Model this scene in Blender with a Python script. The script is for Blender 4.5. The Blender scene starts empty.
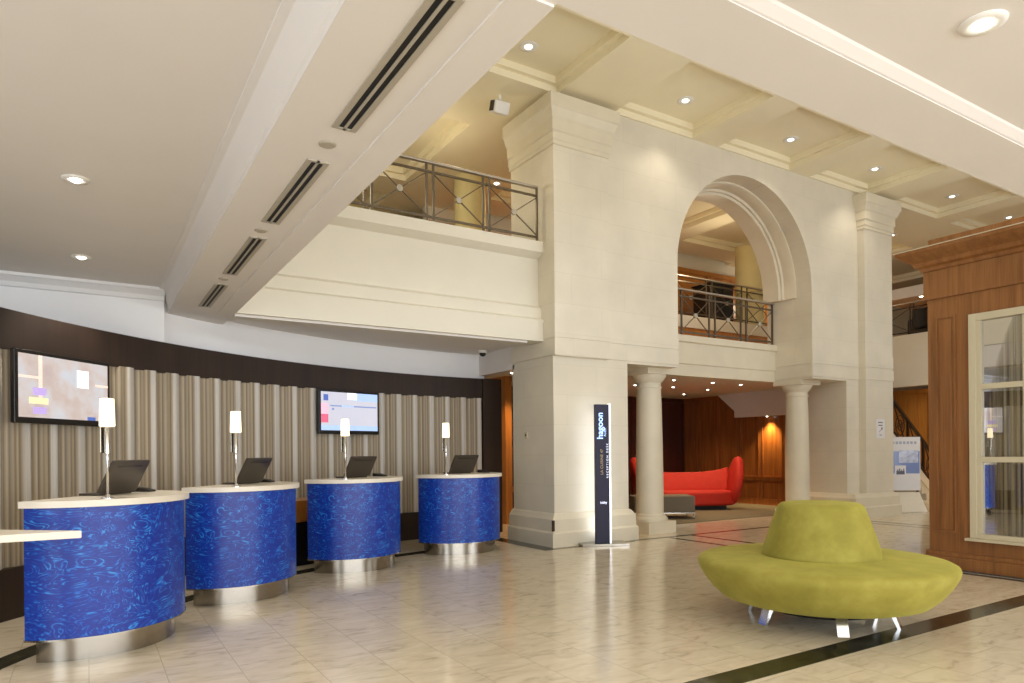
import bpy, bmesh, math, random
from mathutils import Vector, Matrix
random.seed(7)
SC = bpy.context.scene
COL = SC.collection
PI = math.pi

# ------------------------------------------------------------------ materials
def newmat(name):
    m = bpy.data.materials.new(name); m.use_nodes = True
    nt = m.node_tree; b = nt.nodes['Principled BSDF']
    return m, nt, b
def N(nt, t, **kw):
    n = nt.nodes.new(t)
    for k, v in kw.items():
        if k in n.inputs: n.inputs[k].default_value = v
        else: setattr(n, k, v)
    return n
def L(nt, a, b): nt.links.new(a, b)
def srgb(r, g, b):
    f = lambda c: (c/255/12.92) if c/255 <= .04045 else ((c/255+.055)/1.055)**2.4
    return (f(r), f(g), f(b), 1)
def ramp(nt, fac, stops):
    r = nt.nodes.new('ShaderNodeValToRGB')
    el = r.color_ramp.elements
    while len(el) < len(stops): el.new(.5)
    for e, (p, c) in zip(el, stops): e.position = p; e.color = c
    L(nt, fac, r.inputs[0]); return r
def plain(name, col, rough=.5, metal=0., noise=.0, scale=8., bump=0., coat=0.):
    m, nt, b = newmat(name)
    b.inputs['Base Color'].default_value = col
    b.inputs['Roughness'].default_value = rough
    b.inputs['Metallic'].default_value = metal
    if coat: b.inputs['Coat Weight'].default_value = coat
    if noise or bump:
        tc = N(nt, 'ShaderNodeTexCoord'); nz = N(nt, 'ShaderNodeTexNoise', Scale=scale, Detail=4.)
        L(nt, tc.outputs['Object'], nz.inputs['Vector'])
        if noise:
            lo = tuple(c*(1-noise) for c in col[:3])+(1,); hi = tuple(min(1, c*(1+noise)) for c in col[:3])+(1,)
            L(nt, ramp(nt, nz.outputs[0], [(.3, lo), (.7, hi)]).outputs[0], b.inputs['Base Color'])
        if bump:
            bp = N(nt, 'ShaderNodeBump', Strength=bump, Distance=.01)
            L(nt, nz.outputs[0], bp.inputs['Height']); L(nt, bp.outputs[0], b.inputs['Normal'])
    return m
def emit(name, col, s):
    m, nt, b = newmat(name)
    b.inputs['Base Color'].default_value = col
    b.inputs['Emission Color'].default_value = col
    b.inputs['Emission Strength'].default_value = s
    return m
def mapping(nt, scale=(1, 1, 1), coord='Object'):
    tc = N(nt, 'ShaderNodeTexCoord'); mp = N(nt, 'ShaderNodeMapping')
    mp.inputs['Scale'].default_value = scale
    L(nt, tc.outputs[coord], mp.inputs[0]); return mp

def stone_mat(name, c1, c2, cj, bw=1.15, bh=.45, rough=.55):
    m, nt, b = newmat(name)
    tc = N(nt, 'ShaderNodeTexCoord'); sp = N(nt, 'ShaderNodeSeparateXYZ'); L(nt, tc.outputs['Object'], sp.inputs[0])
    ad = N(nt, 'ShaderNodeMath', operation='ADD'); L(nt, sp.outputs[0], ad.inputs[0]); L(nt, sp.outputs[1], ad.inputs[1])
    cb = N(nt, 'ShaderNodeCombineXYZ'); L(nt, ad.outputs[0], cb.inputs[0]); L(nt, sp.outputs[2], cb.inputs[1])
    br = N(nt, 'ShaderNodeTexBrick', Color1=c1, Color2=c2, Mortar=cj, Scale=1.)
    br.inputs['Mortar Size'].default_value = .0035; br.inputs['Mortar Smooth'].default_value = .4
    br.inputs['Brick Width'].default_value = bw; br.inputs['Row Height'].default_value = bh; br.inputs['Bias'].default_value = 0
    L(nt, cb.outputs[0], br.inputs['Vector'])
    nz = N(nt, 'ShaderNodeTexNoise', Scale=1.6, Detail=6.); L(nt, tc.outputs['Object'], nz.inputs['Vector'])
    rp = ramp(nt, nz.outputs[0], [(.25, (.9, .9, .9, 1)), (.75, (1.05, 1.05, 1.05, 1))])
    mx = N(nt, 'ShaderNodeMix', data_type='RGBA', blend_type='MULTIPLY'); mx.inputs[0].default_value = 1
    L(nt, br.outputs['Color'], mx.inputs[6]); L(nt, rp.outputs[0], mx.inputs[7]); L(nt, mx.outputs[2], b.inputs['Base Color'])
    b.inputs['Roughness'].default_value = rough
    return m

def wood_mat(name, dark, light, rough=.35, sx=14., sz=.8, coat=.15, bands=.5):
    m, nt, b = newmat(name)
    mp = mapping(nt, (sx, sx, sz))
    nz = N(nt, 'ShaderNodeTexNoise', Scale=1., Detail=6., Distortion=.6); L(nt, mp.outputs[0], nz.inputs['Vector'])
    mp2 = mapping(nt, (90, 90, 2.5)); n2 = N(nt, 'ShaderNodeTexNoise', Scale=1., Detail=2.); L(nt, mp2.outputs[0], n2.inputs['Vector'])
    ad = N(nt, 'ShaderNodeMix', data_type='FLOAT'); ad.inputs[0].default_value = .35
    L(nt, nz.outputs[0], ad.inputs[2]); L(nt, n2.outputs[0], ad.inputs[3])
    rp = ramp(nt, ad.outputs[0], [(.32, dark), (.68, light)])
    L(nt, rp.outputs[0], b.inputs['Base Color'])
    b.inputs['Roughness'].default_value = rough; b.inputs['Coat Weight'].default_value = coat
    return m

M = {}
M['stone'] = stone_mat('wall_stone', srgb(226, 218, 200), srgb(224, 216, 197), srgb(214, 205, 186))
M['stone_trim'] = plain('stone_trim', srgb(224, 215, 193), .5, noise=.04, scale=3)
M['plaster'] = plain('white_plaster', srgb(226, 221, 216), .7, noise=.015, scale=1.5)
M['plaster_cool'] = plain('cool_plaster', srgb(244, 245, 247), .7, noise=.01, scale=1.5)
M['plaster_warm'] = plain('cream_plaster', srgb(226, 220, 204), .7, noise=.02, scale=1.5)
M['coffer'] = plain('coffer_cream', srgb(244, 234, 204), .7, noise=.015, scale=1.5)
M['gallery'] = plain('gallery_paint', srgb(218, 198, 140), .7, noise=.03, scale=2)
M['yellow'] = plain('yellow_paint', srgb(224, 210, 156), .6, noise=.03, scale=3)
M['chrome'] = plain('chrome', (.8, .8, .8, 1), .12, 1)
M['brushed'] = plain('brushed_steel', (.38, .35, .3, 1), .2, 1)
M['black'] = plain('black_plastic', srgb(22, 21, 22), .3)
M['laptop'] = plain('laptop_shell', srgb(62, 54, 46), .33, .0)
M['dark'] = plain('dark_recess', srgb(14, 13, 12), .6)
M['grey'] = plain('vent_aluminium', srgb(176, 168, 152), .5, .1)
M['counter'] = plain('solid_surface', srgb(236, 228, 212), .3, noise=.02, scale=20)
M['white'] = plain('white_enamel', srgb(235, 233, 228), .4)
M['bronze'] = plain('bronze_rail', srgb(104, 92, 76), .38, .6)
M['bronze_dark'] = plain('dark_bronze', srgb(60, 48, 38), .4, .5)
M['rail_top'] = plain('handrail_metal', srgb(176, 166, 152), .3, .5)
M['carpet'] = plain('lounge_carpet', srgb(118, 108, 86), .95, noise=.15, scale=40, bump=.3)
M['red'] = plain('red_felt', srgb(188, 38, 18), .75, noise=.06, scale=9)
M['ottoman'] = plain('taupe_weave', srgb(122, 112, 96), .85, noise=.1, scale=60)
M['ottoman_top'] = plain('taupe_weave_top', srgb(150, 144, 122), .85, noise=.1, scale=60)
M['dark_cab'] = plain('black_lacquer', srgb(30, 28, 26), .3)
M['paper'] = plain('paper', srgb(232, 230, 232), .6)
M['ink'] = plain('ink', srgb(96, 90, 100), .6)
M['cream_frame'] = plain('cream_paint', srgb(206, 196, 168), .45)
M['wood'] = wood_mat('kiosk_oak', srgb(120, 76, 36), srgb(158, 106, 58))
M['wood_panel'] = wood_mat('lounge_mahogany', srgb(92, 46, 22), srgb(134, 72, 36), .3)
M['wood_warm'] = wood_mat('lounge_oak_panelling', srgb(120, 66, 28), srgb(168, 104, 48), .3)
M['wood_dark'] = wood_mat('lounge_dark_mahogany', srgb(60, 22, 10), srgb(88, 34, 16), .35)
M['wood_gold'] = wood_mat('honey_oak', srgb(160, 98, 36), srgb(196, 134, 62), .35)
M['espresso'] = wood_mat('espresso_veneer', srgb(36, 24, 18), srgb(54, 38, 28), .6, sx=5, sz=.15, coat=.0)
M['lens'] = emit('lamp_lens', (1, .93, .8, 1), 12)
M['lens_soft'] = emit('lamp_lens_soft', (1, .92, .76, 1), 3)
M['shade'] = emit('lamp_shade_glow', (1, .84, .56, 1), 1.9)
M['led'] = emit('led_white', (.92, .95, 1, 1), 1.6)

# floor marble
def floor_mat():
    m, nt, b = newmat('marble_tiles')
    tc = N(nt, 'ShaderNodeTexCoord'); sp = N(nt, 'ShaderNodeSeparateXYZ'); L(nt, tc.outputs['Object'], sp.inputs[0])
    cb = N(nt, 'ShaderNodeCombineXYZ'); L(nt, sp.outputs[1], cb.inputs[0]); L(nt, sp.outputs[0], cb.inputs[1])
    br = N(nt, 'ShaderNodeTexBrick', Color1=(.30, .30, .30, 1), Color2=(.75, .75, .75, 1), Mortar=(0, 0, 0, 1), Scale=1.)
    br.inputs['Mortar Size'].default_value = .0035; br.inputs['Mortar Smooth'].default_value = .2
    br.inputs['Brick Width'].default_value = .42; br.inputs['Row Height'].default_value = .42; br.inputs['Bias'].default_value = 0
    L(nt, cb.outputs[0], br.inputs['Vector'])
    # per tile shift for the veins
    sc = N(nt, 'ShaderNodeVectorMath', operation='SCALE'); sc.inputs[3].default_value = 9.
    L(nt, br.outputs['Color'], sc.inputs[0])
    av = N(nt, 'ShaderNodeVectorMath', operation='ADD'); L(nt, tc.outputs['Object'], av.inputs[0]); L(nt, sc.outputs[0], av.inputs[1])
    mp = N(nt, 'ShaderNodeMapping'); mp.inputs['Scale'].default_value = (1.3, 3.2, 1); mp.inputs['Rotation'].default_value = (0, 0, .5)
    L(nt, av.outputs[0], mp.inputs[0])
    nz = N(nt, 'ShaderNodeTexNoise', Scale=3.4, Detail=8., Distortion=.9); L(nt, mp.outputs[0], nz.inputs['Vector'])
    rp = ramp(nt, nz.outputs[0], [(.25, srgb(188, 174, 150)), (.42, srgb(218, 205, 180)), (.6, srgb(226, 214, 190)), (.8, srgb(232, 222, 202))])
    tr = ramp(nt, br.outputs['Color'], [(.0, (.95, .95, .95, 1)), (.5, (.98, .975, .97, 1)), (.8, (1.01, 1.0, 1.0, 1))])
    mx = N(nt, 'ShaderNodeMix', data_type='RGBA', blend_type='MULTIPLY'); mx.inputs[0].default_value = 1
    L(nt, rp.outputs[0], mx.inputs[6]); L(nt, tr.outputs[0], mx.inputs[7])
    m2 = N(nt, 'ShaderNodeMix', data_type='RGBA'); L(nt, br.outputs['Fac'], m2.inputs[0])
    L(nt, mx.outputs[2], m2.inputs[6]); m2.inputs[7].default_value = srgb(196, 184, 160)
    L(nt, m2.outputs[2], b.inputs['Base Color'])
    b.inputs['Roughness'].default_value = .15; b.inputs['Specular IOR Level'].default_value = .5
    return m
M['floor'] = floor_mat()
def green_marble():
    m, nt, b = newmat('dark_green_marble')
    mp = mapping(nt, (1, 1, 1)); nz = N(nt, 'ShaderNodeTexNoise', Scale=6., Detail=8., Distortion=1.5); L(nt, mp.outputs[0], nz.inputs['Vector'])
    L(nt, ramp(nt, nz.outputs[0], [(.35, srgb(34, 32, 24)), (.6, srgb(58, 58, 42)), (.72, srgb(96, 96, 76))]).outputs[0], b.inputs['Base Color'])
    b.inputs['Roughness'].default_value = .15; return m
M['green_marble'] = green_marble()
def blue_mat():
    m, nt, b = newmat('blue_swirl_laminate')
    mp = mapping(nt, (1, 1, 1.9))
    nz = N(nt, 'ShaderNodeTexNoise', Scale=2.6, Detail=3., Roughness=.55, Distortion=1.3); L(nt, mp.outputs[0], nz.inputs['Vector'])
    ml = N(nt, 'ShaderNodeMath', operation='MULTIPLY'); ml.inputs[1].default_value = 30; L(nt, nz.outputs[0], ml.inputs[0])
    pp = N(nt, 'ShaderNodeMath', operation='PINGPONG'); pp.inputs[1].default_value = 1; L(nt, ml.outputs[0], pp.inputs[0])
    r1 = ramp(nt, pp.outputs[0], [(.0, (0, 0, 0, 1)), (.55, (.12, .12, .12, 1)), (1., (1, 1, 1, 1))])
    n2 = N(nt, 'ShaderNodeTexNoise', Scale=11., Detail=3., Distortion=1.); L(nt, mp.outputs[0], n2.inputs['Vector'])
    r2 = ramp(nt, n2.outputs[0], [(.36, (0.03, 0.03, 0.03, 1)), (.7, (1, 1, 1, 1))])
    mu = N(nt, 'ShaderNodeMath', operation='MULTIPLY'); L(nt, r1.outputs[0], mu.inputs[0]); L(nt, r2.outputs[0], mu.inputs[1])
    r3 = ramp(nt, mu.outputs[0], [(0, srgb(10, 44, 148)), (.3, srgb(12, 78, 184)), (.8, srgb(56, 148, 224))])
    L(nt, r3.outputs[0], b.inputs['Base Color'])
    b.inputs['Roughness'].default_value = .4; b.inputs['Coat Weight'].default_value = .12; b.inputs['Coat Roughness'].default_value = .2
    return m
M['blue'] = blue_mat()
def velvet_mat():
    m, nt, b = newmat('chartreuse_velvet')
    mp = mapping(nt, (1, 1, 1)); nz = N(nt, 'ShaderNodeTexNoise', Scale=4.5, Detail=7., Roughness=.6); L(nt, mp.outputs[0], nz.inputs['Vector'])
    L(nt, ramp(nt, nz.outputs[0], [(.3, srgb(138, 129, 46)), (.5, srgb(152, 143, 56)), (.7, srgb(168, 159, 72))]).outputs[0], b.inputs['Base Color'])
    b.inputs['Roughness'].default_value = .8
    b.inputs['Sheen Weight'].default_value = .35; b.inputs['Sheen Tint'].default_value = srgb(226, 220, 110)
    n2 = N(nt, 'ShaderNodeTexNoise', Scale=220., Detail=2.); L(nt, mp.outputs[0], n2.inputs['Vector'])
    bp = N(nt, 'ShaderNodeBump', Strength=.15, Distance=.004); L(nt, n2.outputs[0], bp.inputs['Height']); L(nt, bp.outputs[0], b.inputs['Normal'])
    return m
M['velvet'] = velvet_mat()
def curtain_mat():
    m, nt, b = newmat('striped_curtain_cloth')
    uv = N(nt, 'ShaderNodeUVMap'); sp = N(nt, 'ShaderNodeSeparateXYZ'); L(nt, uv.outputs[0], sp.inputs[0])
    cb = N(nt, 'ShaderNodeCombineXYZ'); L(nt, sp.outputs[0], cb.inputs[0])
    # u is metres along the cloth: a repeat of .52 m holding bands of silver, sand and brown
    mo = N(nt, 'ShaderNodeMath', operation='DIVIDE'); L(nt, sp.outputs[0], mo.inputs[0]); mo.inputs[1].default_value = .31
    fr = N(nt, 'ShaderNodeMath', operation='FRACT'); L(nt, mo.outputs[0], fr.inputs[0])
    S = srgb(206, 200, 190); A = srgb(172, 158, 134); B = srgb(124, 108, 86); C = srgb(186, 172, 146); D_ = srgb(146, 128, 102)
    r = ramp(nt, fr.outputs[0], [(0, S), (.26, S), (.3, A), (.38, B), (.43, C), (.52, D_), (.58, A), (.66, B), (.7, C), (.8, D_), (.86, A), (.95, B), (.98, S)])
    nz = N(nt, 'ShaderNodeTexNoise', Scale=60., Detail=2.); L(nt, cb.outputs[0], nz.inputs['Vector'])
    rp = ramp(nt, nz.outputs[0], [(.3, (.82, .82, .82, 1)), (.7, (1.08, 1.08, 1.08, 1))])
    mx = N(nt, 'ShaderNodeMix', data_type='RGBA', blend_type='MULTIPLY'); mx.inputs[0].default_value = 1
    L(nt, r.outputs[0], mx.inputs[6]); L(nt, rp.outputs[0], mx.inputs[7]); L(nt, mx.outputs[2], b.inputs['Base Color'])
    b.inputs['Roughness'].default_value = .55; b.inputs['Sheen Weight'].default_value = .3
    return m
M['curtain'] = curtain_mat()
def glass_mat():
    m, nt, b = newmat('window_glass')
    nt.nodes.remove(b)
    out = nt.nodes['Material Output']
    tr = N(nt, 'ShaderNodeBsdfTransparent'); tr.inputs[0].default_value = (.9, .92, .9, 1)
    gl = N(nt, 'ShaderNodeBsdfGlossy'); gl.inputs['Roughness'].default_value = .01
    fr = N(nt, 'ShaderNodeFresnel'); fr.inputs[0].default_value = 2.5
    mx = N(nt, 'ShaderNodeMixShader'); L(nt, fr.outputs[0], mx.inputs[0]); L(nt, tr.outputs[0], mx.inputs[1]); L(nt, gl.outputs[0], mx.inputs[2])
    L(nt, mx.outputs[0], out.inputs[0]); return m
M['glass'] = glass_mat()
def sheer_mat():
    m, nt, b = newmat('sheer_striped_voile')
    mp = mapping(nt, (1, 60, .3)); nz = N(nt, 'ShaderNodeTexNoise', Scale=1., Detail=3.); L(nt, mp.outputs[0], nz.inputs['Vector'])
    L(nt, ramp(nt, nz.outputs[0], [(.35, srgb(96, 76, 56)), (.5, srgb(168, 148, 112)), (.65, srgb(206, 192, 160))]).outputs[0], b.inputs['Base Color'])
    b.inputs['Roughness'].default_value = .8; return m
M['sheer'] = sheer_mat()
def screen_img(name, kind):
    m, nt, b = newmat(name)
    uv = N(nt, 'ShaderNodeUVMap'); mp = N(nt, 'ShaderNodeMapping'); L(nt, uv.outputs[0], mp.inputs[0])
    mp.inputs['Scale'].default_value = (3.2, 1.8, 1)
    n1 = N(nt, 'ShaderNodeTexNoise', Scale=1.2, Detail=3., Distortion=0.); L(nt, mp.outputs[0], n1.inputs['Vector'])
    if kind == 'room':
        r = ramp(nt, n1.outputs[0], [(.25, srgb(214, 192, 192)), (.42, srgb(228, 208, 198)), (.52, srgb(234, 222, 218)), (.64, srgb(232, 234, 240)), (.78, srgb(222, 222, 232))])
    else:
        r = ramp(nt, n1.outputs[0], [(.3, srgb(236, 236, 250)), (.7, srgb(242, 240, 252))])
    b.inputs['Base Color'].default_value = (0.01, .01, .01, 1); b.inputs['Roughness'].default_value = .15
    L(nt, r.outputs[0], b.inputs['Emission Color']); b.inputs['Emission Strength'].default_value = .85
    return m
M['tv_room'] = screen_img('screen_room_picture', 'room')
M['tv_page'] = screen_img('screen_web_page', 'page')
for nm, c in dict(e_blue=(78, 100, 170), e_sky=(164, 190, 232), e_red=(206, 96, 124), e_pink=(226, 176, 196), e_bar=(120, 136, 182), e_violet=(172, 152, 208), e_gold=(232, 212, 170), e_white=(240, 242, 248), e_frame=(222, 200, 188)).items():
    M[nm] = emit('screen_' + nm[2:], srgb(*c), .85)

# ------------------------------------------------------------------ mesh builder
class MB:
    def __init__(s): s.v = []; s.f = []; s.uv = None
    def add(s, vs, fs):
        b = len(s.v); s.v += [tuple(v) for v in vs]; s.f += [tuple(i+b for i in f) for f in fs]; return s
    def box(s, x0, x1, y0, y1, z0, z1, m=None):
        vs = [(x, y, z) for z in (z0, z1) for y in (y0, y1) for x in (x0, x1)]
        if m: vs = [m @ Vector(v) for v in vs]
        return s.add(vs, [(0, 2, 3, 1), (4, 5, 7, 6), (0, 1, 5, 4), (2, 6, 7, 3), (0, 4, 6, 2), (1, 3, 7, 5)])
    def prism(s, pts, a, b, axis='z'):      # pts 2D ccw; extruded from a to b along axis
        n = len(pts)
        def P(p, t):
            if axis == 'z': return (p[0], p[1], t)
            if axis == 'y': return (p[0], t, p[1])
            return (t, p[0], p[1])
        vs = [P(p, a) for p in pts] + [P(p, b) for p in pts]
        fs = [tuple(range(n-1, -1, -1)), tuple(range(n, 2*n))] + [(i, (i+1) % n, n+(i+1) % n, n+i) for i in range(n)]
        return s.add(vs, fs)
    def lathe(s, prof, cx=0, cy=0, n=32, cap=True):   # prof: (r,z) list
        vs = []; fs = []
        for r, z in prof:
            for k in range(n):
                a = 2*PI*k/n; vs.append((cx+r*math.cos(a), cy+r*math.sin(a), z))
        for i in range(len(prof)-1):
            for k in range(n):
                k2 = (k+1) % n; fs.append((i*n+k, i*n+k2, (i+1)*n+k2, (i+1)*n+k))
        if cap:
            fs.append(tuple(range(n-1, -1, -1))); t = (len(prof)-1)*n; fs.append(tuple(t+k for k in range(n)))
        return s.add(vs, fs)
    def tube(s, p, r, n=8, square=False):
        p = [Vector(q) for q in p]; vs = []; fs = []
        for i, q in enumerate(p):
            d = (p[min(i+1, len(p)-1)]-p[max(i-1, 0)]).normalized()
            up = Vector((0, 0, 1)) if abs(d.z) < .95 else Vector((0, 1, 0))
            a = d.cross(up).normalized(); b = a.cross(d).normalized()
            for k in range(n):
                t = 2*PI*(k+(.5 if square else 0))/n; vs.append(q+a*math.cos(t)*r+b*math.sin(t)*r)
        for i in range(len(p)-1):
            for k in range(n): fs.append((i*n+k, i*n+(k+1) % n, (i+1)*n+(k+1) % n, (i+1)*n+k))
        fs.append(tuple(range(n-1, -1, -1))); fs.append(tuple((len(p)-1)*n+k for k in range(n)))
        return s.add(vs, fs)
    def bar(s, a, b, w, h=None): # rectangular bar
        h = h or w; a = Vector(a); b = Vector(b); d = (b-a).normalized()
        up = Vector((0, 0, 1)) if abs(d.z) < .95 else Vector((1, 0, 0))
        x = d.cross(up).normalized()*w/2; y = x.cross(d).normalized()*h/2
        vs = [q+i*x+j*y for q in (a, b) for i, j in ((-1, -1), (1, -1), (1, 1), (-1, 1))]
        return s.add(vs, [(3, 2, 1, 0), (4, 5, 6, 7)]+[(i, (i+1) % 4, 4+(i+1) % 4, 4+i) for i in range(4)])
    def xf(s, m): s.v = [tuple(m @ Vector(v)) for v in s.v]; return s

def obj(name, mb, mat, parent=None, smooth=False, bevel=0, sub=0, keep=False):
    me = bpy.data.meshes.new(name)
    me.from_pydata(mb.v, [], mb.f); me.update()
    bm = bmesh.new(); bm.from_mesh(me); bmesh.ops.recalc_face_normals(bm, faces=bm.faces) if not keep else None
    bm.to_mesh(me); bm.free()
    if mb.uv:
        ul = me.uv_layers.new(name='UVMap')
        for lp in me.loops: ul.data[lp.index].uv = mb.uv[lp.vertex_index]
    o = bpy.data.objects.new(name, me); COL.objects.link(o)
    for mm in (mat if isinstance(mat, list) else [mat]): me.materials.append(mm)
    if parent: o.parent = parent
    if bevel:
        b = o.modifiers.new('bevel', 'BEVEL'); b.width = bevel; b.segments = 3; b.limit_method = 'ANGLE'; b.angle_limit = .6
    if sub:
        b = o.modifiers.new('sub', 'SUBSURF'); b.levels = b.render_levels = sub
    if smooth:
        for p in me.polygons: p.use_smooth = True
        if smooth == 'auto':
            es = bmesh.new(); es.from_mesh(me)
            for e in es.edges:
                if len(e.link_faces) == 2 and e.calc_face_angle(0) > .7: e.smooth = False
            es.to_mesh(me); es.free()
    return o
def struct(name, mb, mat, **k):
    o = obj(name, mb, mat, **k); o['kind'] = 'structure'; return o
def thing(name, label, cat, loc=(0, 0, 0), rz=0, group=None):
    o = bpy.data.objects.new(name, None); COL.objects.link(o); o.empty_display_size = .1
    o.location = loc; o.rotation_euler = (0, 0, rz); o['label'] = label; o['category'] = cat
    if group: o['group'] = group
    return o
def tag(o, label, cat, group=None):
    o['label'] = label; o['category'] = cat
    if group: o['group'] = group
    return o
def copy_thing(r0, loc, rz, label):
    def cp(o, par):
        c = o.copy(); COL.objects.link(c)
        if par: c.parent = par
        for ch in kids[o.name]: cp(ch, c)
        return c
    kids = {}
    def walk(o):
        kids[o.name] = list(o.children)
        for c in o.children: walk(c)
    walk(r0)
    r = cp(r0, None); r.location = loc; r.rotation_euler = (0, 0, rz); r['label'] = label
    return r
def box(x0, x1, y0, y1, z0, z1): return MB().box(x0, x1, y0, y1, z0, z1)

# ------------------------------------------------------------------ camera
th = math.atan(425/685.); fw = Vector((math.sin(th), math.cos(th), 0)); rt = Vector((math.cos(th), -math.sin(th), 0)); up = Vector((0, 0, 1))
ro = math.radians(.52)
cR = rt*math.cos(ro)-up*math.sin(ro); cU = rt*math.sin(ro)+up*math.cos(ro); cB = -fw
cam = bpy.data.cameras.new('camera'); co = bpy.data.objects.new('camera', cam); COL.objects.link(co)
mw = Matrix.Identity(4)
for i in range(3): mw[i][0] = cR[i]; mw[i][1] = cU[i]; mw[i][2] = cB[i]
mw[2][3] = 1.4; co.matrix_world = mw
cam.sensor_width = 36; cam.lens = 685*36/1024; cam.shift_y = 110.6/1024; cam.clip_start = .05
SC.camera = co

# ------------------------------------------------------------------ shell
ZS = 3.05      # soffit
ZC = 3.28      # low ceiling
ZT = 6.7       # atrium ceiling beams
CC = (5.68, 2.46)  # centre of the reception curve
struct('floor', box(-4, 24, -5, 17, -.1, 0), M['floor'])
# inlaid marble bands (flush, 1.5 mm proud)
mb = MB(); mb.box(-4, 8.42, 2.77, 2.97, 0, .0015)
struct('floor_strip_1', mb, M['green_marble'])
mb = MB(); mb.box(8.26, 8.36, 2.97, 6.4, 0, .0015)
struct('floor_strip_2', mb, M['green_marble'])
mb = MB(); mb.box(7.2, 16.5, 8.06, 8.15, 0, .0015); mb.box(7.92, 8.0, 6.2, 8.06, 0, .0015); mb.box(8.44, 8.53, 6.2, 8.06, 0, .0015)
struct('floor_strip_3', mb, M['green_marble'])
mb = MB(); mb.box(12.85, 12.93, 2.0, 8.06, 0, .0015); mb.box(12.5, 12.56, 2.0, 8.06, 0, .0015)
struct('floor_strip_4', mb, M['green_marble'])
mb = MB(); mb.box(5.5, 5.74, 8.05, 9.6, 0, .0015); mb.box(5.5, 7.2, 8.0, 8.12, 0, .0012)
struct('floor_strip_5', mb, M['green_marble'])
def arc_pts(r, a0, a1, n): return [(CC[0]+r*math.cos(a0+(a1-a0)*i/n), CC[1]+r*math.sin(a0+(a1-a0)*i/n)) for i in range(n+1)]
def arc_wall(r0, r1, a0, a1, z0, z1, n=64):
    mb = MB(); A = arc_pts(r0, a0, a1, n); B = arc_pts(r1, a0, a1, n)
    vs = []
    for (ax, ay), (bx, by) in zip(A, B): vs += [(ax, ay, z0), (bx, by, z0), (bx, by, z1), (ax, ay, z1)]
    fs = []
    for i in range(n):
        for k in range(4): fs.append((4*i+k, 4*i+(k+1) % 4, 4*i+4+(k+1) % 4, 4*i+4+k))
    fs += [(0, 3, 2, 1), (4*n, 4*n+1, 4*n+2, 4*n+3)]
    return mb.add(vs, fs)
AR, AL = math.radians(86.2), math.radians(163)    # right end, left end (off frame)
def spiral_strip():
    vs = []; fs = []; n = 60
    for i in range(n+1):
        d = 94+(160-94)*i/n; a = math.radians(d); r0 = 6.44+.0083*(d-94)
        for r in (r0, r0+.2):
            for z in (0, .0015): vs.append((CC[0]+r*math.cos(a), CC[1]+r*math.sin(a), z))
    for i in range(n):
        b = 4*i
        for p, q in ((0, 1), (1, 3), (3, 2), (2, 0)): fs.append((b+p, b+q, b+4+q, b+4+p))
    return MB().add(vs, fs)
struct('floor_strip_6', spiral_strip(), M['green_marble'])

# ceilings : low ceiling left, near ceiling, beams
struct('ceiling_reception', box(-4, .81, -5, 9.2, ZC, ZC+.2), M['plaster'])
ZE = 3.085
struct('ceiling_entrance', box(.81, 24, -5, 1.71, ZE, ZE+.2), M['plaster'])
mb = box(.81, 1.48, 2.05, 9.3, ZS, ZC+.19)
struct('ceiling_beam_left', mb, M['plaster'])
mb = box(1.30, 1.479, 2.06, 8.5, ZS-.01, ZS+.005)
struct('trim_1', mb, M['plaster'])
struct('ceiling_beam_near', box(.81, 24, 1.71, 2.05, ZS, ZC+.2), M['plaster'])
# stepped moulding along the beams
mb = MB().prism([(.812, ZC+.01), (.812, ZS+.03), (.80, ZS+.04), (.79, ZS+.10), (.78, ZS+.11), (.775, ZC-.07), (.74, ZC-.02), (.70, ZC-.015), (.70, ZC+.01)], 1.7, 9.1, 'y')
struct('trim_2', mb, M['plaster'], smooth='auto')
mb = MB().prism([(1.712, ZE+.01), (1.712, ZS+.004), (1.70, ZS+.006), (1.66, ZE-.008), (1.64, ZE+.01)], .81, 24, 'x')
struct('trim_3', mb, M['plaster'])
# cornice on the straight white wall
mb = MB().prism([(8.721, ZC+.01), (8.721, ZC-.13), (8.69, ZC-.12), (8.67, ZC-.08), (8.60, ZC-.04), (8.57, ZC-.03), (8.57, ZC+.01)], -4, .76, 'x')
struct('trim_4', mb, M['plaster_cool'])
# atrium side walls above the low ceilings (upper part of the void)
struct('wall_atrium_west', box(1.30, 1.48, 2.05, 8.5, ZC+.2, 6.95), M['plaster_warm'])
mb = MB(); mb.box(1.3, 24, 1.85, 2.05, ZC+.2, 3.9); mb.box(1.3, 24, 1.85, 2.05, 6.4, 6.95)
for x in (1.3, 4.3, 7.3, 10.3, 13.3, 16.3, 19.3): mb.box(x, x+.25, 1.85, 2.05, 3.9, 6.4)
struct('wall_atrium_south', mb, M['plaster_warm'])
# outer walls
mb = MB(); mb.box(-4.2, -4, -5, 9, 0, .3); mb.box(-4.2, -4, -5, 9, 2.7, ZC)
for y in (-5, -2.7, -.3, 2.1): mb.box(-4.2, -4, y, y+.25, .3, 2.7)
mb.box(-4.2, -4, 4.5, 9, .3, 2.7)
struct('wall_left', mb, M['plaster'])
mb = MB(); mb.box(-4, 24, -5.2, -5, 0, .35); mb.box(-4, 24, -5.2, -5, 2.95, ZC)
for x in (-4, -1, 2, 5, 8, 11.0, 14): mb.box(x, x+.3, -5.2, -5, .35, 2.95)
mb.box(14.3, 24, -5.2, -5, .35, 2.95)
struct('wall_back', mb, M['plaster'])
struct('wall_east', box(24, 24.2, -5, 17, 0, 7), M['plaster_warm'])
struct('wall_north', box(-1, 24, 16.6, 16.8, 0, 7), M['gallery'])

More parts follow.
